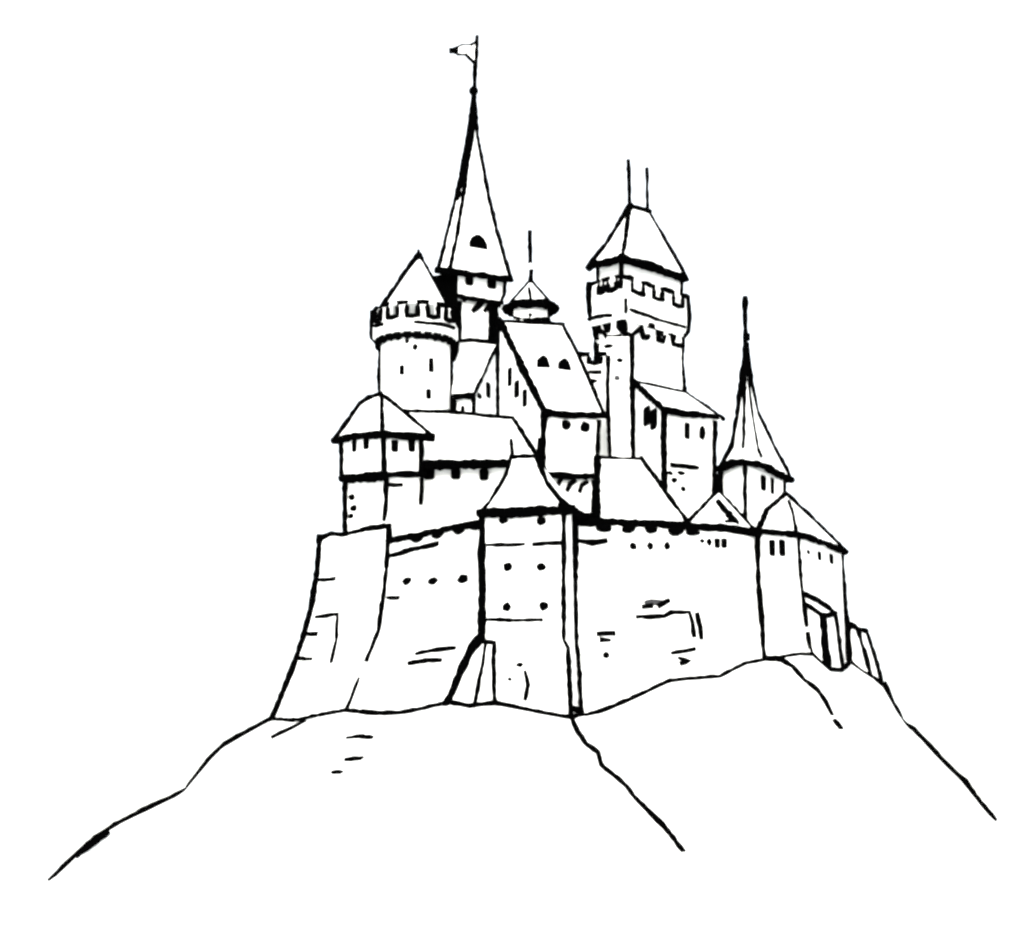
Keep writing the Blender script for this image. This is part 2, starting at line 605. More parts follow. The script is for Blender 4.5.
ribs = [rib([(746, 345), (742, 385), (738.5, 412), (733, 446), (720, 468)], 209.5, 206.8),
        rib([(746, 345), (744.5, 388), (744, 415), (743.5, 447), (745, 462)], 209.5, 203.4),
        rib([(746, 345), (749, 388), (752, 415), (758, 449), (766, 467)], 209.5, 206),
        rib([(746, 345), (751, 385), (758, 415), (775, 450), (791, 480)], 209.5, 213),
        rib([(746, 345), (748, 385), (752, 415), (762, 455), (772, 490)], 209.5, 219),
        rib([(746, 345), (745, 385), (744, 415), (741, 455), (737, 485)], 209.5, 215.5)]
ra = loft_roof(ribs)
ra.ink(ribs[0], 6)
ra.ink([ribs[1][0]] + [p + Vector((0, -0.05, 0)) for p in ribs[1][1:4]], 2.8)
ra.ink(ribs[2][:4] + [P(761, 456, 205.8)], 2.8)
ra.ink(ribs[3], 5)
ra.ink([P(746, 354, 209.2), P(746, 364, 209), P(746, 374, 208.7)], 4.5)
rf = ra.build('roof', ROOFING, R, R)
stroke_part('eaves_shade_line', [ribs[0][-1], P(732, 463, 204.8), ribs[1][-1], P(757, 463.5, 204.4), ribs[2][-1], P(778, 474, 209), ribs[3][-1]], 6.5, rf, R)
fn = finial(rf, R, [P(745, 298, 209.5), P(745.5, 350, 209.5)], 4.8)
mb = MB()
mb.ink([P(748, 335, 209.3), P(748, 339, 209.3)], 3.6, 0, 0.1)
mb.build('knob', INK, fn, R)

# ================================================================== LEAN-TO HOUSE (right of the keep)
R = thing('lean_to_house', 'tall house with a single sloping roof leaning against the foot of the square keep', 'house', G(675, 214, 32))
zl, zh = Zt(409, 210), Zt(384, 217)
w = MB()
c1, c2, c3, c4 = (664, 210), (715, 213.6), (690, 221), (634, 217)
q = [c1, c2, c3, c4]
zt_ = [zl, zl, zh - 0.3, zh - 0.3]
w.solid([[G(a, d, 32) for a, d in q], [G(a, d, z) for (a, d), z in zip(q, zt_)]])
w.mark([(671, 465), (685, 466), (697, 468)], 3.8)
for z_ in ((670, 473, 5, 3.5), (681, 473, 8, 4), (674, 480, 6, 5), (683, 489, 5, 5)):
    w.blob(*z_)
host = w
w.ink([G(664, 210, zl), G(664, 210, 36)], 5.2)
w.ink([G(715, 213.5, zl), P(714.5, 450, 213.4), G(714, 213.4, 38)], 4.8)
w.ink([P(634, 384, 216.9), G(634, 216.9, 36)], 5.2)
w.build('wall', PLASTER, R, R)
window(host, R, R, 647, 416, 5, 18)
window(host, R, R, 654, 419, 5, 19)
mb = MB(); c, n = host.cast(650.5, 417); patch(mb, c, n, 6, 6, 'rect', front=0.06); mb.build('window_mullion', INK, R, R)
window(host, R, R, 687, 431, 5, 15)
window(host, R, R, 702, 433, 6, 14, shape='spot')
h1, h2, l1, l2 = P(634, 382, 217), P(686, 393, 221), P(663, 409, 209.4), P(722, 418, 213.6)
ra = MB()
dn = Vector((0, 0, -0.35))
ra.solid([[l1 + dn, l2 + dn, h2 + dn, h1 + dn], [l1, l2, h2, h1]])
ra.ink([h1, P(662, 387, 219), h2, P(704, 405, 217.3), l2 + (l2 - P(704, 405, 217.3)) * 0.05], 3.4)
ra.ink([h1, l1], 6.0)
rf = ra.build('roof', ROOFING, R, R)
stroke_part('eaves_shade_line', [l1, P(690, 414, 211.2), P(717, 417, 213.2)], 5.4, rf, R)

# ================================================================== SQUARE KEEP
R = thing('keep_tower', 'square keep with overhanging crenellated parapet and hipped roof bearing two bare rods', 'tower', G(640, 226, 34))
zpt, zpb, zmb = Zt(288, 220), Zt(319, 220), Zt(338, 220)
w = walls([(597, 597, 224.2, zpb, 40), (622, 622, 221.4, zpb, 40), (683, 683, 227.6, zpb, 40), (660, 660, 231, zpb, 40)])
w.ink([P(597, 320, 224.2), P(597, 362, 224.2)], 6.5)
w.ink([P(683, 335, 227.6), P(682, 362, 227.6), P(685, 392, 227.6)], 4)
host_shaft = w
w.build('wall', PLASTER, R, R)
# parapet box
pc = [(589, 223.0), (621, 219.6), (688, 228.0), (660, 232)]
pa = MB()
pa.solid([[G(a, d, zpb) for a, d in pc], [G(a, d, zpt) for a, d in pc]])
pa.mark([(625, 300), (625, 312)], 3.6)
pa.mark([(630, 310), (645, 315), (662, 321), (684, 327)], 3.2)
host_par = pa
host_par.cast(640, 305)
def seg(p, q2, t, z):
    return Vector((p[0] + (q2[0] - p[0]) * t, p[1] + (q2[1] - p[1]) * t, z))
Pl, Pm, Pr = [Vector(((a - 512) * d / F, d)) for a, d in pc[:3]]
pa.ink([P(589, 284, 222.9), P(589, 300, 222.9), P(592, 319, 223), P(597, 338, 223.5)], 5.6)
pa.ink([G(688, 227.9, zpt + 1.0), P(689, 318, 227.9), P(688, 331, 227.9), P(683, 337, 227.7)], 4.2)
pa.ink([P(589, 319, 222.8), P(604, 315, 221.2), P(611, 315, 220.5)], 3.4)
par = pa.build('parapet', PLASTER, R, R)
def merlons(a, b2, ints, z0, z1, parent, root, ink_w=4.4):
    d = (b2 - a)
    nn = Vector((d.y, -d.x, 0)).normalized()
    if nn.y > 0:
        nn = -nn
    gaps = []
    for (s, e) in ints:
        mm = MB()
        p, q2 = seg(a, b2, s, 0), seg(a, b2, e, 0)
        ring = [p, q2, q2 - nn * 0.7, p - nn * 0.7]
        mm.solid([[v + Vector((0, 0, z0)) for v in ring], [v + Vector((0, 0, z1)) for v in ring]])
        o = nn * 0.04
        mm.ink([p + o + Vector((0, 0, z0)), p + o + Vector((0, 0, z1)), q2 + o + Vector((0, 0, z1)), q2 + o + Vector((0, 0, z0))], ink_w, jit=0.7)
        mm.build('merlon', PLASTER, parent, root)
    for (s0, e0), (s1, e1) in zip(ints[:-1], ints[1:]):
        gaps.append((e0, s1))
    for s, e in gaps:
        g = MB()
        p, q2 = seg(a, b2, s, z0), seg(a, b2, e, z0)
        g.ink([p, p.lerp(q2, .5) + Vector((0, 0, -0.1)), q2], ink_w + 0.4, 0, 0.5)
        g.build('parapet_coping', INK, parent, root)
tr_ = lambda px, a, b2, p0, p1: (px - p0) / (p1 - p0)
merlons(Pl, Pm, [(0.0, 0.32), (0.46, 0.62), (0.86, 1.0)], zpt, zpt + 1.25, par, R)
merlons(Pm, Pr, [(0.0, 0.15), (0.32, 0.47), (0.61, 0.77), (0.91, 1.0)], zpt, zpt + 1.25, par, R)
# machicolation: stone strip on brackets with dark gaps between
mc = MB()
ms = [(592, 223.4), (621.5, 220.2), (685, 227.8), (660, 231.8)]
mc.solid([[G(a, d, zmb + 0.4) for a, d in [(596, 224), (622, 221.2), (683.5, 227.7), (660, 231.4)]], [G(a, d, zpb) for a, d in ms]])
host_mc = mc
host_mc.cast(640, 330)
mc.mark([(598, 330), (604, 332), (607, 337), (613, 337), (620, 336), (628, 334), (631, 336), (634, 333), (641, 327), (643, 337), (647, 337), (650, 325), (656, 329), (657, 339), (663, 342), (665, 330), (671, 334), (673, 344), (682, 346)], 4.4)
mc.build('machicolation', PLASTER, R, R)
for q in ((599, 328, 4, 9), (607, 325, 7, 14), (621.5, 326, 8, 14), (635, 323, 8, 12), (650, 326, 9, 10), (664.5, 331, 8, 10), (673.5, 337, 5, 9)):
    window(host_mc, R, R, *q, shape='spot', name='drop_hole')
# storey under the roof
ze = Zt(259, 219.5)
up = walls([(598, 598, 223.9, ze, 67), (621.5, 621.5, 221.2, ze, 67), (682, 682, 227.6, ze, 67), (660, 660, 231, ze, 67)])
up.ink([P(598, 268, 223.8), P(598, 283, 223.8)], 4)
up.ink([P(621, 258, 221.1), P(621, 277, 221.1)], 5)
up.ink([P(682, 279, 227.5), P(681, 294, 227.5)], 4)
up.build('upper_storey', PLASTER, R, R)
eL, eM, eR, eB = P(589, 267, 222.9), P(622, 258, 219.5), P(686, 278, 227.2), P(655, 283, 232)
k1, k2 = P(630, 206, 225.5), P(649, 212, 227.5)
ra = MB()
ra.poly([eL, eM, k1]); ra.poly([eM, eR, k2, k1]); ra.poly([eR, eB, k2]); ra.poly([eB, eL, k1, k2]); ra.poly([eL, eM, eR, eB])
ra.ink([k1, P(608.5, 243, 223.8), eL], 7)
ra.ink([P(629, 208, 225), P(624, 248, 221), eM], 4.6)
ra.ink([k1, P(640, 208.5, 226.5), k2], 4.2)
ra.ink([k2, P(668, 245, 227.3), eR + Vector((0.2, 0, -.2))], 4.0)
rf = ra.build('roof', ROOFING, R, R)
stroke_part('eaves_shade_line', [eL, P(606, 262, 221), eM], 6.5, rf, R)
stroke_part('eaves_shade_line', [eM, P(655, 268, 223.5), P(684, 278, 227)], 8, rf, R)
finial(rf, R, [P(628.5, 161, 225.5), P(630, 208, 225.5)], 3.8, 'rod')
finial(rf, R, [P(647, 169, 227.5), P(647.5, 213, 227.5)], 3.2, 'rod')

# ================================================================== STAIR TOWER in front of the keep
R = thing('stair_tower', 'slim windowless shaft climbing the near corner of the square keep', 'tower', G(621, 219, 34))
w = walls([(607, 610, 217.6, Zt(337, 217.6), 38), (632, 634, 217.0, Zt(337, 217), 38), (634, 636, 221, Zt(337, 217.6), 38), (609, 612, 221.5, Zt(337, 217.6), 38)])
for q in ((608.5, 346, 8, 4), (620, 360, 6, 4)):
    w.blob(*q)
w.blob(617, 378, 5, 5, m=2)
w.cast(620, 400)
w.ink([P(608, 357, 217.6), P(608, 400, 217.6), P(610, 462, 217.6)], 3.8)
w.ink([P(632, 337, 217), P(632, 380, 217), P(634, 462, 217)], 5)
w.build('wall', PLASTER, R, R)

# ================================================================== LOW BATTLEMENT between hall and keep
R = thing('battlement', 'short piece of battlemented wall squeezed between the steep roof and the square keep', 'wall', G(590, 221.5, 40))
zb = Zt(362, 221)
w = MB()
w.solid([[G(570, 221, 40), G(608, 221, 40), G(608, 222.2, 40), G(570, 222.2, 40)], [G(570, 221, zb), G(608, 221, zb), G(608, 222.2, zb), G(570, 222.2, zb)]])
w.mark([(590, 372), (600, 372)], 4)
w.blob(593, 381, 8, 4)
w.build('wall', PLASTER, R, R)
a2, b2 = Vector(((570 - 512) * 221 / F, 221)), Vector(((608 - 512) * 221 / F, 221))
merlons(a2, b2, [(0.0, 0.5), (0.78, 1.0)], zb, zb + 0.9, bpy.data.objects[R.name], R)

# ================================================================== GREAT HALL
R = thing('great_hall', 'tall hall with steep roof holding two dark dormers, in the heart of the castle', 'building', G(555, 218, 34))
zhe, zhr = Zt(412, 213), Zt(322, 221)
zov = Zt(475, 213)
w = MB()
q = [(544, 213), (599, 215.2), (560, 223), (498, 221)]
w.solid([[G(a, d, zov) for a, d in q], [G(544, 213, zhe), G(599, 215.2, zhe), G(560, 223, zhr - 0.4), G(498, 221, zhr - 0.2)]])
host = w
host.cast(570, 440)
w.ink([G(498, 220.8, zhr), P(498, 370, 220.8), P(498, 418, 220.8)], 4.6)
w.ink([G(544, 213, zhe), P(543, 440, 213), P(543, 474, 213)], 6.5)
w.ink([P(540, 440, 213.4), P(539, 455, 213.4), P(544, 470, 213)], 5)
w.ink([G(599, 215.2, zhe), P(597, 445, 215.2), P(597, 476, 215.2)], 4.4)
w.ink([P(545, 474, 213), P(570, 476, 214), P(597, 476, 215.2)], 5.6)
w.build('wall', PLASTER, R, R)
for q_ in ((566, 425, 9, 10), (585, 427, 10, 10)):
    window(host, R, R, *q_, shape='spot')
for q_ in ((510, 377, 3.6, 17), (517, 389, 4.2, 16), (525, 398, 3.6, 16)):
    window(host, R, R, *q_)
ba = MB()
ba.solid([[G(a, d, 30) for a, d in [(547, 214), (594, 215.8), (560, 223), (503, 221)]], [G(a, d, zov) for a, d in [(547, 214), (594, 215.8), (560, 223), (503, 221)]]])
ba.mark([(560, 480), (556, 487)], 3.6)
ba.mark([(574, 481), (570, 484), (567, 490)], 4)
ba.mark([(586, 482), (581, 485), (579, 491)], 4)
ba.ink([P(595, 476, 215.7), P(594, 518, 215.7)], 6)
ba.ink([P(574, 515, 214.8), P(594, 515, 215.6)], 4)
ba.build('undercroft', PLASTER, R, R)
t1, t2, b1, b2 = P(500, 321, 221), P(563, 325, 223), P(544, 411, 212.6), P(605, 416, 215)
ra = MB()
dn = Vector((0, 0.1, -0.4))
ra.solid([[b1 + dn, b2 + dn, t2 + dn, t1 + dn], [b1, b2, t2, t1]])
hostr = ra
hostr.cast(550, 370)
ra.ink([t1, P(530, 323, 222), P(545, 323, 222.4), t2], 4.2)
ra.ink([t1, b1], 6.8)
ra.ink([t2, P(577, 353, 220.6), b2], 4.0)
rf = ra.build('roof', ROOFING, R, R)
stroke_part('eaves_shade_line', [P(545, 412, 212.5), P(575, 415, 213.8), P(604, 415, 215)], 6.5, rf, R)
dormer(hostr, rf, R, 543, 363, 12, 14)
dormer(hostr, rf, R, 564, 365.5, 12, 13)

# ================================================================== ROOF LANTERN
R = thing('roof_lantern', 'little pointed lantern turret with a tall rod perched on the steep hall roof', 'turret', G(530, 225.5, 63))
hexp = lambda rpx, z, n=6, ph=0.5, c=530.5, D=225.5: [Vector(((c - 512) * D / F + rpx * D / F * math.cos(2 * math.pi * (i + ph) / n), D + rpx * D / F * math.sin(2 * math.pi * (i + ph) / n), z)) for i in range(n)]
w = MB()
zlc = Zt(309, 225.5)
w.solid([hexp(19, 60), hexp(19, zlc)])
w.ink([P(513, 313, 225.2), P(515, 318, 224.5), P(530, 320, 223.5), P(548, 319, 224.5)], 3.4)
w.ink([P(547, 312, 225), P(549, 322, 225)], 4)
w.blob(530, 315, 3, 4)
w.build('wall', PLASTER, R, R)
ap = P(530.5, 281, 225.5)
ev = hexp(25, zlc, ph=0)
ra = MB()
for i in range(6):
    ra.poly([ap, ev[i], ev[(i + 1) % 6]])
ra.poly(ev)
ra.ink([ap, ev[3]], 3.8)
ra.ink([ap, ev[0]], 4.2)
ra.mark([(529, 289), (531, 301)], 3.2)
rf = ra.build('roof', ROOFING, R, R)
stroke_part('eaves_shade_line', ev, 8.8, rf, R, closed=True)
finial(rf, R, [P(530, 232, 225.5), P(530, 262, 225.5)], 4)
finial(rf, R, [P(531, 271, 225.5), P(530.5, 284, 225.5)], 4)
mb = MB()
mb.ink([P(530.3, 261, 225.5), P(530.7, 272, 225.5)], 2.4, 0, 0)
mb.build('collar', PLASTER, rf, R)

# ================================================================== NARROW HOUSE between the towers
R = thing('narrow_house', 'narrow house with small plain roof wedged between the round tower and the great hall', 'house', G(470, 225, 40))
zne, znr = Zt(395, 222), Zt(343, 228)
w = MB()
q = [(452.5, 223.4), (474, 222.3), (497, 228), (460, 228)]
w.solid([[G(a, d, 42) for a, d in q], [G(452.5, 223.4, zne), G(474, 222.3, zne), G(497, 228, znr - .2), G(460, 228, znr - .2)]])
host = w
w.ink([G(473.5, 222.3, zne), P(473.5, 416, 222.3)], 3.6)
w.ink([P(454, 396, 223), P(454, 416, 223)], 3.6)
w.build('wall', PLASTER, R, R)
window(host, R, R, 463, 409, 4, 6, shape='spot')
window(host, R, R, 488, 390, 3.4, 14)
window(host, R, R, 479, 396, 4, 5, shape='spot')
r1, r2, r3, r4 = P(457, 341, 228), P(498, 343, 228), P(474.5, 394, 222), P(452, 394, 223.2)
ra = MB()
ra.solid([[r4 + dn, r3 + dn, r2 + dn, r1 + dn], [r4, r3, r2, r1]])
ra.ink([P(459, 341, 227.9), P(470, 340, 227.9), P(497, 343, 227.9)], 4)
ra.ink([r2, r3], 3.4)
ra.ink([P(458, 341, 227.5), P(453, 360, 225.2)], 4.5)
rf = ra.build('roof', ROOFING, R, R)
stroke_part('eaves_shade_line', [P(455, 396, 222.4), P(473, 396, 221.9)], 6.2, rf, R)

# ================================================================== TALL SPIRE TOWER
R = thing('spire_tower', 'tallest tower of the castle, its long pointed spire topped by a flagpole', 'tower', G(475, 232, 40))
zst, zsb = Zt(274, 228.5), Zt(296, 228.5)
w = walls([(459, 459, 229.4, zsb, 44), (490, 490, 231, zsb, 44), (499, 499, 234.5, zsb, 44), (465, 465, 237, zsb, 44)])
host = w
w.ink([P(459, 303, 229.3), P(459, 345, 229.3)], 5)
w.ink([P(494, 307, 231.6), P(494, 345, 231.6)], 9.5, jit=0.3)
w.ink([P(490, 303, 230.9), P(490, 345, 230.9)], 4)
w.mark([(457, 305), (464, 300)], 4.4)
w.mark([(473, 311), (482, 302)], 4.6)
w.mark([(485, 311), (490, 305)], 4.6)
w.build('wall', PLASTER, R, R)
up = MB()
uc = [(458, 228.5), (504, 231.2), (500, 238), (440, 237), (429, 229.8)]
up.solid([[G(a, d, zsb) for a, d in uc], [G(a, d, zst) for a, d in uc]])
hostu = up
hostu.cast(480, 285)
up.ink([P(458, 296, 228.4), P(480, 300, 229.7), P(502, 303, 231.1)], 4)
up.ink([P(505, 280, 231.1), P(504, 295, 231.1), P(499, 306, 231.1)], 3.6)
up.build('upper_storey', PLASTER, R, R)
for q_ in ((469, 280.5, 7, 9), (491.5, 284, 8, 9)):
    window(hostu, R, R, *q_)
# shade on the tower's left wall, put in as a black panel
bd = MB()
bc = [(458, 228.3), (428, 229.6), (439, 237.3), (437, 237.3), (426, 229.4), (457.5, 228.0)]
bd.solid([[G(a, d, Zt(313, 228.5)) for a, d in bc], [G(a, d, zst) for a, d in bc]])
bd.build('inked_shade', INK, R, R)
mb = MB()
mb.ink([P(453.5, 312, 228.2), P(453.5, 345, 227.2)], 8, 0)  # black stroke carrying the inked shade down into the gap below
mb.build('inked_shade', INK, R, R)
ap = P(474, 93, 233)
sL, sF, sR, sB, sC = P(438, 271, 227.6), P(449, 272, 227), P(511, 280, 230.5), P(502, 292, 239), P(446, 292, 239)
def mid(e, t, bulge):
    p = ap.lerp(e, t)
    return p
ribs = []
for e, pts in ((sL, [(470, 125), (462, 170), (450, 222)]), (sF, [(472, 135), (464, 192), (456, 240)]), (sR, [(477, 135), (486, 185), (496, 228)]), (sB, [(476, 135), (484, 190), (492, 235)]), (sC, [(473, 135), (466, 190), (458, 235)])):
    ePy = None
    rr = [ap]
    y1 = {id(sL): 271, id(sF): 272, id(sR): 280, id(sB): 292, id(sC): 292}[id(e)]
    for x, y in pts:
        t = (y - 93) / (y1 - 93)
        rr.append(P(x, y, 233 + (e.y - 233) * t))
    rr.append(e)
    ribs.append(rr)
ra = loft_roof(ribs)
hosts = ra
hosts.cast(478, 245)
ra.ink(ribs[0], 4.2)
ra.ink(ribs[1], 4.2)
ra.ink(ribs[2], 4.6)
ra.ink([P(474, 97, 232.6), P(473.5, 108, 232.4)], 4)
ra.ink([P(473, 106, 232.4), P(472, 126, 232)], 6)
ra.ink([P(471, 122, 232), P(467.5, 146, 231.4), P(463.5, 170, 230.8)], 6.5, jit=0.15)
ra.ink([P(464, 166, 230.8), P(460.5, 184, 230.3), P(458, 200, 229.9)], 6.5, jit=0.15)
rf = ra.build('roof', ROOFING, R, R)
dormer(hosts, rf, R, 477.5, 242, 16.5, 13)
stroke_part('eaves_shade_line', [sF, P(480, 275, 228.7), P(508, 279.5, 230.3)], 7, rf, R)
stroke_part('eaves_shade_line', [sF, sL], 8, rf, R)
fl = finial(rf, R, [P(477, 37, 233), P(475, 70, 233), P(474, 98, 233)], 4.2, 'flagpole')
mb = MB()
mb.solid([[P(473.6, y, 233) + Vector((r * math.cos(k * math.pi / 5), r * math.sin(k * math.pi / 5), 0)) for k in range(10)] for y, r in ((95.5, .25), (93.5, .5), (91, .58), (88.5, .5), (86.5, .25))])
mb.build('knob', INK, fl, R)
# pennant
mb = MB()
pts = [P(476, 42, 232.9), P(471, 45, 232.7), P(462, 45.5, 233.1), P(451, 50.5, 233), P(458, 54, 233.1), P(466, 54.5, 232.7), P(475, 64, 232.9)]
th = Vector((0, 0.06, 0))
mb.solid([[p + th for p in pts], [p - th for p in pts]])
for a_, b_ in ((0, 1), (1, 2), (2, 3), (3, 4), (4, 5), (5, 6)):
    mb.ink([pts[a_], pts[b_]], 2.6, jit=0.1)
mb.ink([pts[3], P(457, 50.3, 232.9)], 5.0, jit=0.1)
pn = mb.build('pennant', PLASTER, None, None)
pn['label'] = 'small white triangular pennant with black edges flying from the flagpole of the tallest spire'
pn['category'] = 'flag'

# ================================================================== ROUND TOWER (left)
R = thing('round_tower', 'round tower with crenellated parapet and cone roof, left of the tallest spire', 'tower', G(415, 224, 36))
cx, cy = (415.5 - 512) * 224 / F, 224.0
va = math.atan2(cx, cy)     # bearing from the eye
def cyl(r, z, n=48, a0=0.0, a1=2 * math.pi, closed=True):
    out = []
    k = n if closed else n + 1
    for i in range(k):
        a = a0 + (a1 - a0) * i / n
        out.append(Vector((cx + r * math.sin(a), cy - r * math.cos(a), z)))
    return out
def onc(r, a, z):
    return Vector((cx + r * math.sin(a), cy - r * math.cos(a), z))
rs, rp = 3.86, 4.75
zpb, zpt, zmt = Zt(329, 219.3), Zt(315, 219.3), Zt(302, 219.3)
left, right = -math.pi / 2 - va, math.pi / 2 - va
w = MB()
w.solid([cyl(rs, 44), cyl(rs, zpb)])
host = w
host.cast(415, 370)
for a in (left, right, math.pi - va):
    w.ink([onc(rs + .05, a, 44), onc(rs + .05, a, zpb)], 6 if a == left else 5.4)
w.blob(415, 347, 5, 6)
w.blob(407, 341, 4, 4)
w.build('wall', PLASTER, R, R)
for q_ in ((402, 370, 4.4, 9), (431, 365, 4.2, 13), (428.5, 394, 4, 9)):
    window(host, R, R, *q_)
pa = MB()
pa.solid([cyl(rs, zpb - 0.7), cyl(rp, zpb), cyl(rp, zpt)])
hostp = pa
hostp.cast(415, 325)
pa.mark([(415, 322), (430, 323), (444, 325), (453, 328)], 3.4)
pa.mark([(376, 326), (383, 324)], 4)
for a in (left, right):
    pa.ink([onc(rp, a, zmt), onc(rp, a, zpb + 0.3), onc(rs, a, zpb - 0.6)], 7 if a == left else 4)
par = pa.build('parapet', PLASTER, R, R)
mb = MB()
mb.ink(cyl(rs + 0.42, zpb - 0.55, 60), 5.0, 0, 1.0, closed=True)
mb.build('string_course', INK, R, R)
N = 24
for i in range(N):
    a = 2 * math.pi * i / N + 0.1
    c = onc(rs + 0.45, a, zpb - 0.45)
    mb = MB()
    patch(mb, c, Vector((math.sin(a), -math.cos(a), 0)), 7.5 * max(0.3, abs(math.cos(a))), 8, 'spot', front=0.25, back=0.3)
    mb.build('corbel', INK, R, R)
NM = 13
for i in range(NM):
    ac = math.radians(-15 + i * 360 / NM)
    hw = math.radians(6.6)
    mm = MB()
    ring = [onc(rp, ac - hw, 0), onc(rp, ac, 0), onc(rp, ac + hw, 0), onc(rp - 0.7, ac + hw, 0), onc(rp - 0.7, ac, 0), onc(rp - 0.7, ac - hw, 0)]
    mm.solid([[v + Vector((0, 0, zpt - 0.01)) for v in ring], [v + Vector((0, 0, zmt)) for v in ring]])
    mm.ink([onc(rp + .05, ac - hw, zpt), onc(rp + .05, ac - hw, zmt), onc(rp + .05, ac + hw, zmt), onc(rp + .05, ac + hw, zpt)], 4.6, jit=0.8)
    mm.build('merlon', PLASTER, par, R)
for i in range(NM):
    g = MB()
    a0 = math.radians(-15 + i * 360 / NM + 6.6)
    a1 = math.radians(-15 + (i + 1) * 360 / NM - 6.6)
    g.ink([onc(rp, a0, zpt), onc(rp, (a0 + a1) / 2, zpt - 0.12), onc(rp, a1, zpt)], 4.6, 0, 0.6)
    g.build('parapet_coping', INK, par, R)
ap = P(419, 255, 224)
rc, zc0 = 3.75, Zt(312, 224)
ra = MB()
ring = cyl(rc, zc0)
for i in range(48):
    ra.poly([ap, ring[i], ring[(i + 1) % 48]])
ra.poly(ring)
ra.ink([ap, onc(rc + .1, left + 0.133, zc0)], 7.4)
ra.ink([ap, onc(rc + .06, right - 0.133, zc0)], 5.0)
rf = ra.build('roof', ROOFING, R, R)
finial(rf, R, [P(418.5, 251, 224), P(419, 259, 224)], 4)

# ================================================================== GALLERY (long roof behind the left wall)
R = thing('gallery', 'long low building with a thick dark eaves line, behind the wall with three round loopholes', 'building', G(460, 208, 30))
ze = Zt(466, 206)
w = walls([(392, 392, 207.2, ze, 30), (538, 538, 206.2, ze, 30), (530, 530, 213, ze, 30), (396, 396, 214, ze, 30)])
host = w
w.build('wall', PLASTER, R, R)
for q_ in ((429, 474, 10, 10), (456, 474, 8, 10), (484, 475, 8, 10)):
    corbel(host, R, R, *q_)
r1, r2 = P(400, 411, 211), P(513, 418, 212.4)
e1, e2 = P(392, 464, 205.6), P(539, 459, 205.2)
b1, b2 = P(405, 455, 216), P(535, 455, 217)
ra = MB()
ra.poly([e1, e2, r2, r1]); ra.poly([r1, r2, b2, b1]); ra.poly([e2, b2, r2]); ra.poly([e1, r1, b1]); ra.poly([e1, e2, b2, b1])
ra.mark([(511, 441), (512, 454)], 3.4)
ra.ink([r1, P(450, 411, 211.5), P(490, 416, 212), r2], 3.4)
ra.ink([r2, e2], 4.4)
rf = ra.build('roof', ROOFING, R, R)
stroke_part('eaves_shade_line', [P(423, 465, 205.2), P(465, 464, 205.1), P(512, 463, 205)], 8.6, rf, R, jit=0.3)

# ================================================================== OVERHANGING TURRET (left)
R = thing('jettied_turret', 'turret with overhanging top storey and two pairs of windows above the sloping bastion', 'turret', G(382, 207, 32))
z1, z2 = Zt(434, 203.2), Zt(475, 203.2)
up = walls([(341, 341, 207.0, z1, z2), (383, 383, 203.2, z1, z2), (421, 421, 204.9, z1, z2), (400, 400, 210, z1, z2), (355, 355, 211, z1, z2)])
hostu = up
hostu.cast(400, 455)
up.ink([P(341, 443, 206.9), P(342, 477, 206.9)], 5)
up.ink([P(383, 434, 203.1), P(384, 475, 203.1)], 4.4)
up.ink([P(421, 438, 204.9), P(421, 474, 204.9)], 4)
up.ink([P(384, 475, 203.1), P(402, 474, 204), P(424, 474, 204.9)], 5.4)
up.build('upper_storey', PLASTER, R, R)
stroke_part('jetty_beam', [P(343, 478.5, 206.4), P(360, 478, 205), P(384, 475, 203)], 8.2, R, R)
for q_ in ((354.5, 446, 4.5, 11), (366.5, 444, 5, 10), (394.5, 446, 6, 11), (411.5, 446, 6, 11)):
    window(hostu, R, R, *q_)
w = walls([(345, 345, 207.4, z2, 30), (386, 386, 203.9, z2, 30), (420, 420, 205.2, z2, 30), (400, 400, 210, z2, 30), (357, 357, 211, z2, 30)])
for q_ in ((352, 497, 6, 6), (353.5, 508, 7, 6), (351, 516, 5, 5)):
    w.blob(*q_)
w.cast(400, 500)
w.mark([(389, 485), (401, 485)], 3.4)
w.mark([(421.5, 480), (421, 503)], 3.8) if False else None
w.ink([P(345, 480, 207.2), P(345, 534, 207.2)], 5)
w.ink([P(386, 478, 203.8), P(386, 500, 203.8), P(383.5, 519, 203.8)], 4.6)
w.ink([P(422, 478, 205), P(422, 490, 205), P(420.5, 503, 205)], 3.8)
w.build('wall', PLASTER, R, R)
ap = P(381, 394, 207.5)
f = [P(334, 441, 206.8), P(382, 434, 202.6), P(433, 437, 204.6), P(410, 446, 211.5), P(350, 450, 212.5)]
fm = [P(360, 404, 207), P(382, 413, 205.1), P(406, 414, 206.2), P(395, 417, 209), P(366, 415, 209.5)]
ra = loft_roof([[ap, m_, e_] for m_, e_ in zip(fm, f)])
ra.ink([ap, P(369, 398, 207.3), fm[0], f[0]], 5.2)
ra.ink([ap, fm[1], f[1]], 3.4)
ra.ink([ap, fm[2], f[2]], 4.0)
rf = ra.build('roof', ROOFING, R, R)
stroke_part('eaves_shade_line', [f[0], P(355, 436, 205), f[1], P(408, 435.5, 203.6), P(432, 437, 204.5)], 6.6, rf, R)

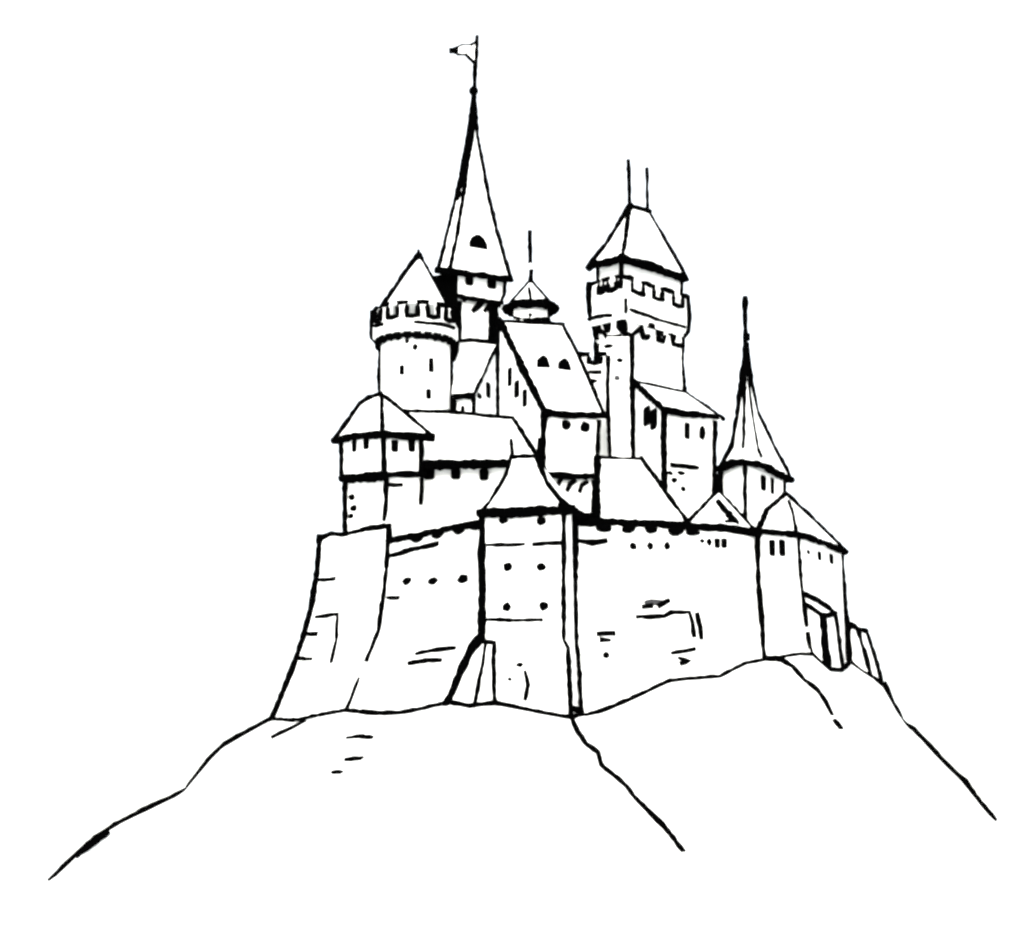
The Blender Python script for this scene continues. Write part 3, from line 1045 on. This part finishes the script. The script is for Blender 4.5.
# ================================================================== HILL
base_line = [(272, 720, 206), (286, 720.5, 203), (300, 720, 201), (322, 715, 198), (346, 711, 195.7), (372, 714, 192.7), (400, 714, 190.7), (425, 709, 188.5), (449, 703, 186.3), (470, 707, 184.6), (495, 704, 184.8), (520, 709, 184.5), (545, 714, 184.4), (571, 718, 184.5), (583, 717, 187.6), (600, 713, 187.9),
             (620, 705, 188.6), (648, 692, 189.2), (670, 681, 189.8), (700, 679, 190.6), (720, 678, 191.2), (745, 664, 192), (766, 661, 192.3)]
right_base = [(766, 659, 192.2), (780, 659, 192.4), (795, 655, 193), (812, 655, 193.8), (822, 665, 194.3), (829, 670, 194.6), (842, 671, 197.5), (850, 662, 204.5), (860, 670, 204.5), (872, 677, 204.6), (884, 686, 206.5)]
left_line = [(272, 720, 206), (250, 732, 206), (225, 746, 206), (208, 762, 206), (196, 778, 206), (187, 792, 206), (165, 802, 206), (140, 814, 206), (115, 826, 205.5), (95, 840, 205), (75, 858, 205), (50, 882, 204)]
left_line2 = [(108, 833, 203.8), (92, 846, 203), (77, 857, 203)]
right_line = [(884, 686, 206.5), (893, 706, 206.5), (904, 726, 205.6), (914, 731, 206), (917, 737, 206), (940, 760, 205.5), (965, 784, 205), (980, 805, 204.5), (995, 822, 204)]
mid_line = [(572, 719, 184.4), (577, 732, 182.5), (585, 744, 180), (598, 753, 178.5), (602, 767, 177), (618, 779, 174.5), (640, 803, 171.5), (662, 826, 169), (683, 852, 166)]
spur = [(768, 659, 192), (782, 661, 191), (793, 668, 190), (804, 681, 188.8), (818, 691, 187.4), (826, 703, 186.4), (832, 715, 185.4)]
spur2 = [(835, 726, 184.6), (840, 734, 184)]
slope = [(305, 722, 201.5), (290, 730, 200.5), (273, 738, 200)]
ticks = [[(348, 738, 190), (360, 737, 189.7), (372, 738, 189.4)], [(347, 760, 187.3), (362, 759, 187)], [(334, 773, 186), (342, 773, 186)]]
ctrl = []
for L in (base_line, left_line, right_base, right_line, mid_line, spur, slope):
    ctrl += [P(*q) for q in L]
for L in ticks:
    ctrl.append(P(*L[0]))
# plateau inside the walls, the far side and the foot of the hill
for x, y, z in ((-20, 215, 24), (-5, 212, 25), (10, 212, 26), (24, 212, 27), (0, 232, 26), (20, 230, 26), (-14, 232, 24),
                (-40, 230, 4), (-28, 240, 6), (48, 228, 10), (40, 238, 10), (0, 258, 3), (25, 256, 3), (-25, 262, 0),
                (-30, 172, 3), (-44, 193, 0.5), (-39, 196, 4), (-38, 172, 0.3), (-34, 152, -0.5), (-10, 165, 4.5), (-20, 180, 11), (33, 168, 4), (50, 188, 3), (36.5, 195, 16.5), (38, 199, 17.0), (40, 190, 12.5), (46, 196, 7.5), (40, 181, 8), (34, 180, 13.5), (4, 160, 3.5), (20, 155, 2)):
    ctrl.append(Vector((x, y, z)))
for i in range(24):
    a = 2 * math.pi * i / 24
    ctrl.append(Vector((5 + 95 * math.cos(a), 205 + 80 * math.sin(a), -2.0)))
pts = []
for c in ctrl:
    if all((c.xy - q.xy).length > 0.6 for q in pts):
        pts.append(c)
A_ = np.array([[p.x, p.y] for p in pts]); z_ = np.array([p.z for p in pts])
def phi(a, b):
    d = np.sqrt(((a[:, None, :] - b[None, :, :]) ** 2).sum(-1))
    return d
n = len(pts)
Kk = phi(A_, A_)
M = np.zeros((n + 3, n + 3)); M[:n, :n] = Kk - 0.02 * np.eye(n)
M[:n, n] = 1; M[:n, n + 1:] = A_; M[n, :n] = 1; M[n + 1:, :n] = A_.T
sol = np.linalg.solve(M, np.concatenate([z_, [0, 0, 0]]))
def hz(xy):
    xy = np.atleast_2d(np.array(xy, float))
    return phi(xy, A_) @ sol[:n] + sol[n] + xy @ sol[n + 1:]
xs = np.linspace(-92, 102, 150)
ys = np.linspace(122, 288, 140)
gx, gy = np.meshgrid(xs, ys)
gz = hz(np.stack([gx.ravel(), gy.ravel()], -1)).reshape(gx.shape)
rad = np.sqrt(((gx - 5) / 95) ** 2 + ((gy - 205) / 80) ** 2)
gz = np.where(rad > 1, -2.0 - (rad - 1), gz)
h = MB()
nx = len(xs)
h.v = [Vector((a, b, c)) for a, b, c in zip(gx.ravel(), gy.ravel(), gz.ravel())]
for j in range(len(ys) - 1):
    for i in range(nx - 1):
        h.f.append((j * nx + i, j * nx + i + 1, (j + 1) * nx + i + 1, (j + 1) * nx + i)); h.m.append(0)
def drape(L, wd, jit=0.5, lift=0.08, **k):
    out = []
    raw = [P(*q) for q in L]
    for a, b in zip(raw[:-1], raw[1:]):
        m_ = max(1, int((b - a).length / 1.0))
        for i in range(m_):
            p = a.lerp(b, i / m_)
            out.append(p)
    out.append(raw[-1])
    out = [Vector((p.x, p.y, max(p.z, float(hz([p.x, p.y])[0])) + lift)) for p in out]
    h.ink(out, wd, jit=jit, **k)
drape(base_line[:4], 3.4)
drape(base_line[3:], 4.2)
drape(right_base, 3.8)
drape(left_line, 4.8, lift=0.22)
drape(left_line2, 3.4)
drape(right_line, 4.8, lift=0.25)
drape(mid_line, 4.0)
drape(spur, 4.0)
drape(spur2, 4.2)
h.mark([q[:2] for q in slope], 4.0)
for t in ticks:
    h.mark([q[:2] for q in t], 3.8)
ho = h.build('hill', SNOW, None, None)
ho['kind'] = 'structure'
for p in ho.data.polygons:
    p.use_smooth = p.material_index == 0

g = MB()
rings = [[Vector((r * math.cos(2 * math.pi * i / 64), 200 + r * math.sin(2 * math.pi * i / 64), 0)) for i in range(64)] for r in (60, 400, 1500, 6000)]
g.solid(rings, cap_top=False, cap_bottom=True)
go = g.build('ground', SNOW, None, None)
go['kind'] = 'structure'

# ------------------------------------------------------------------ light: bright overcast day
W = bpy.data.worlds.new('World')
S.world = W
W.use_nodes = True
nt = W.node_tree
bg = nt.nodes['Background']
sky = nt.nodes.new('ShaderNodeTexSky')
sky.sky_type = 'NISHITA'
sky.sun_disc = False
sky.sun_elevation = math.radians(24)
sky.sun_rotation = math.radians(186)
sky.air_density = 1.0
sky.dust_density = 1.0
sky.ozone_density = 0.5
cl = nt.nodes.new('ShaderNodeMixRGB')      # even white cloud cover over the sky
cl.inputs['Fac'].default_value = 0.9
cl.inputs['Color2'].default_value = (2.7, 2.73, 2.7, 1)
nt.links.new(sky.outputs['Color'], cl.inputs['Color1'])
nt.links.new(cl.outputs['Color'], bg.inputs['Color'])
bg.inputs['Strength'].default_value = 0.15
sun = bpy.data.lights.new('sun', 'SUN')
sun.energy = 1.5
sun.angle = math.radians(40)
sun.color = (1.0, 0.97, 0.93)
so = bpy.data.objects.new('sun', sun)
COL.objects.link(so)
so.rotation_euler = (math.radians(66), 0, math.radians(-6))

# ------------------------------------------------------------------ camera and film
cam = bpy.data.cameras.new('camera')
co = bpy.data.objects.new('camera', cam)
COL.objects.link(co)
co.location = (0, 0, CAMZ)
co.rotation_euler = (math.radians(90), 0, 0)
cam.sensor_fit = 'HORIZONTAL'
cam.sensor_width = 36.0
cam.lens = 36.0 * F / 1024.0
cam.shift_x = 0.0
cam.shift_y = (HZ - 949 / 2) / 1024.0
cam.clip_end = 20000
S.camera = co
S.render.resolution_x, S.render.resolution_y = 1024, 949
S.view_settings.view_transform = 'Standard'
S.view_settings.look = 'None'
S.view_settings.gamma = 1.0
S.view_settings.exposure = 2.2
S.cycles.filter_width = 2.7
S.cycles.max_bounces = 6
S.cycles.diffuse_bounces = 4
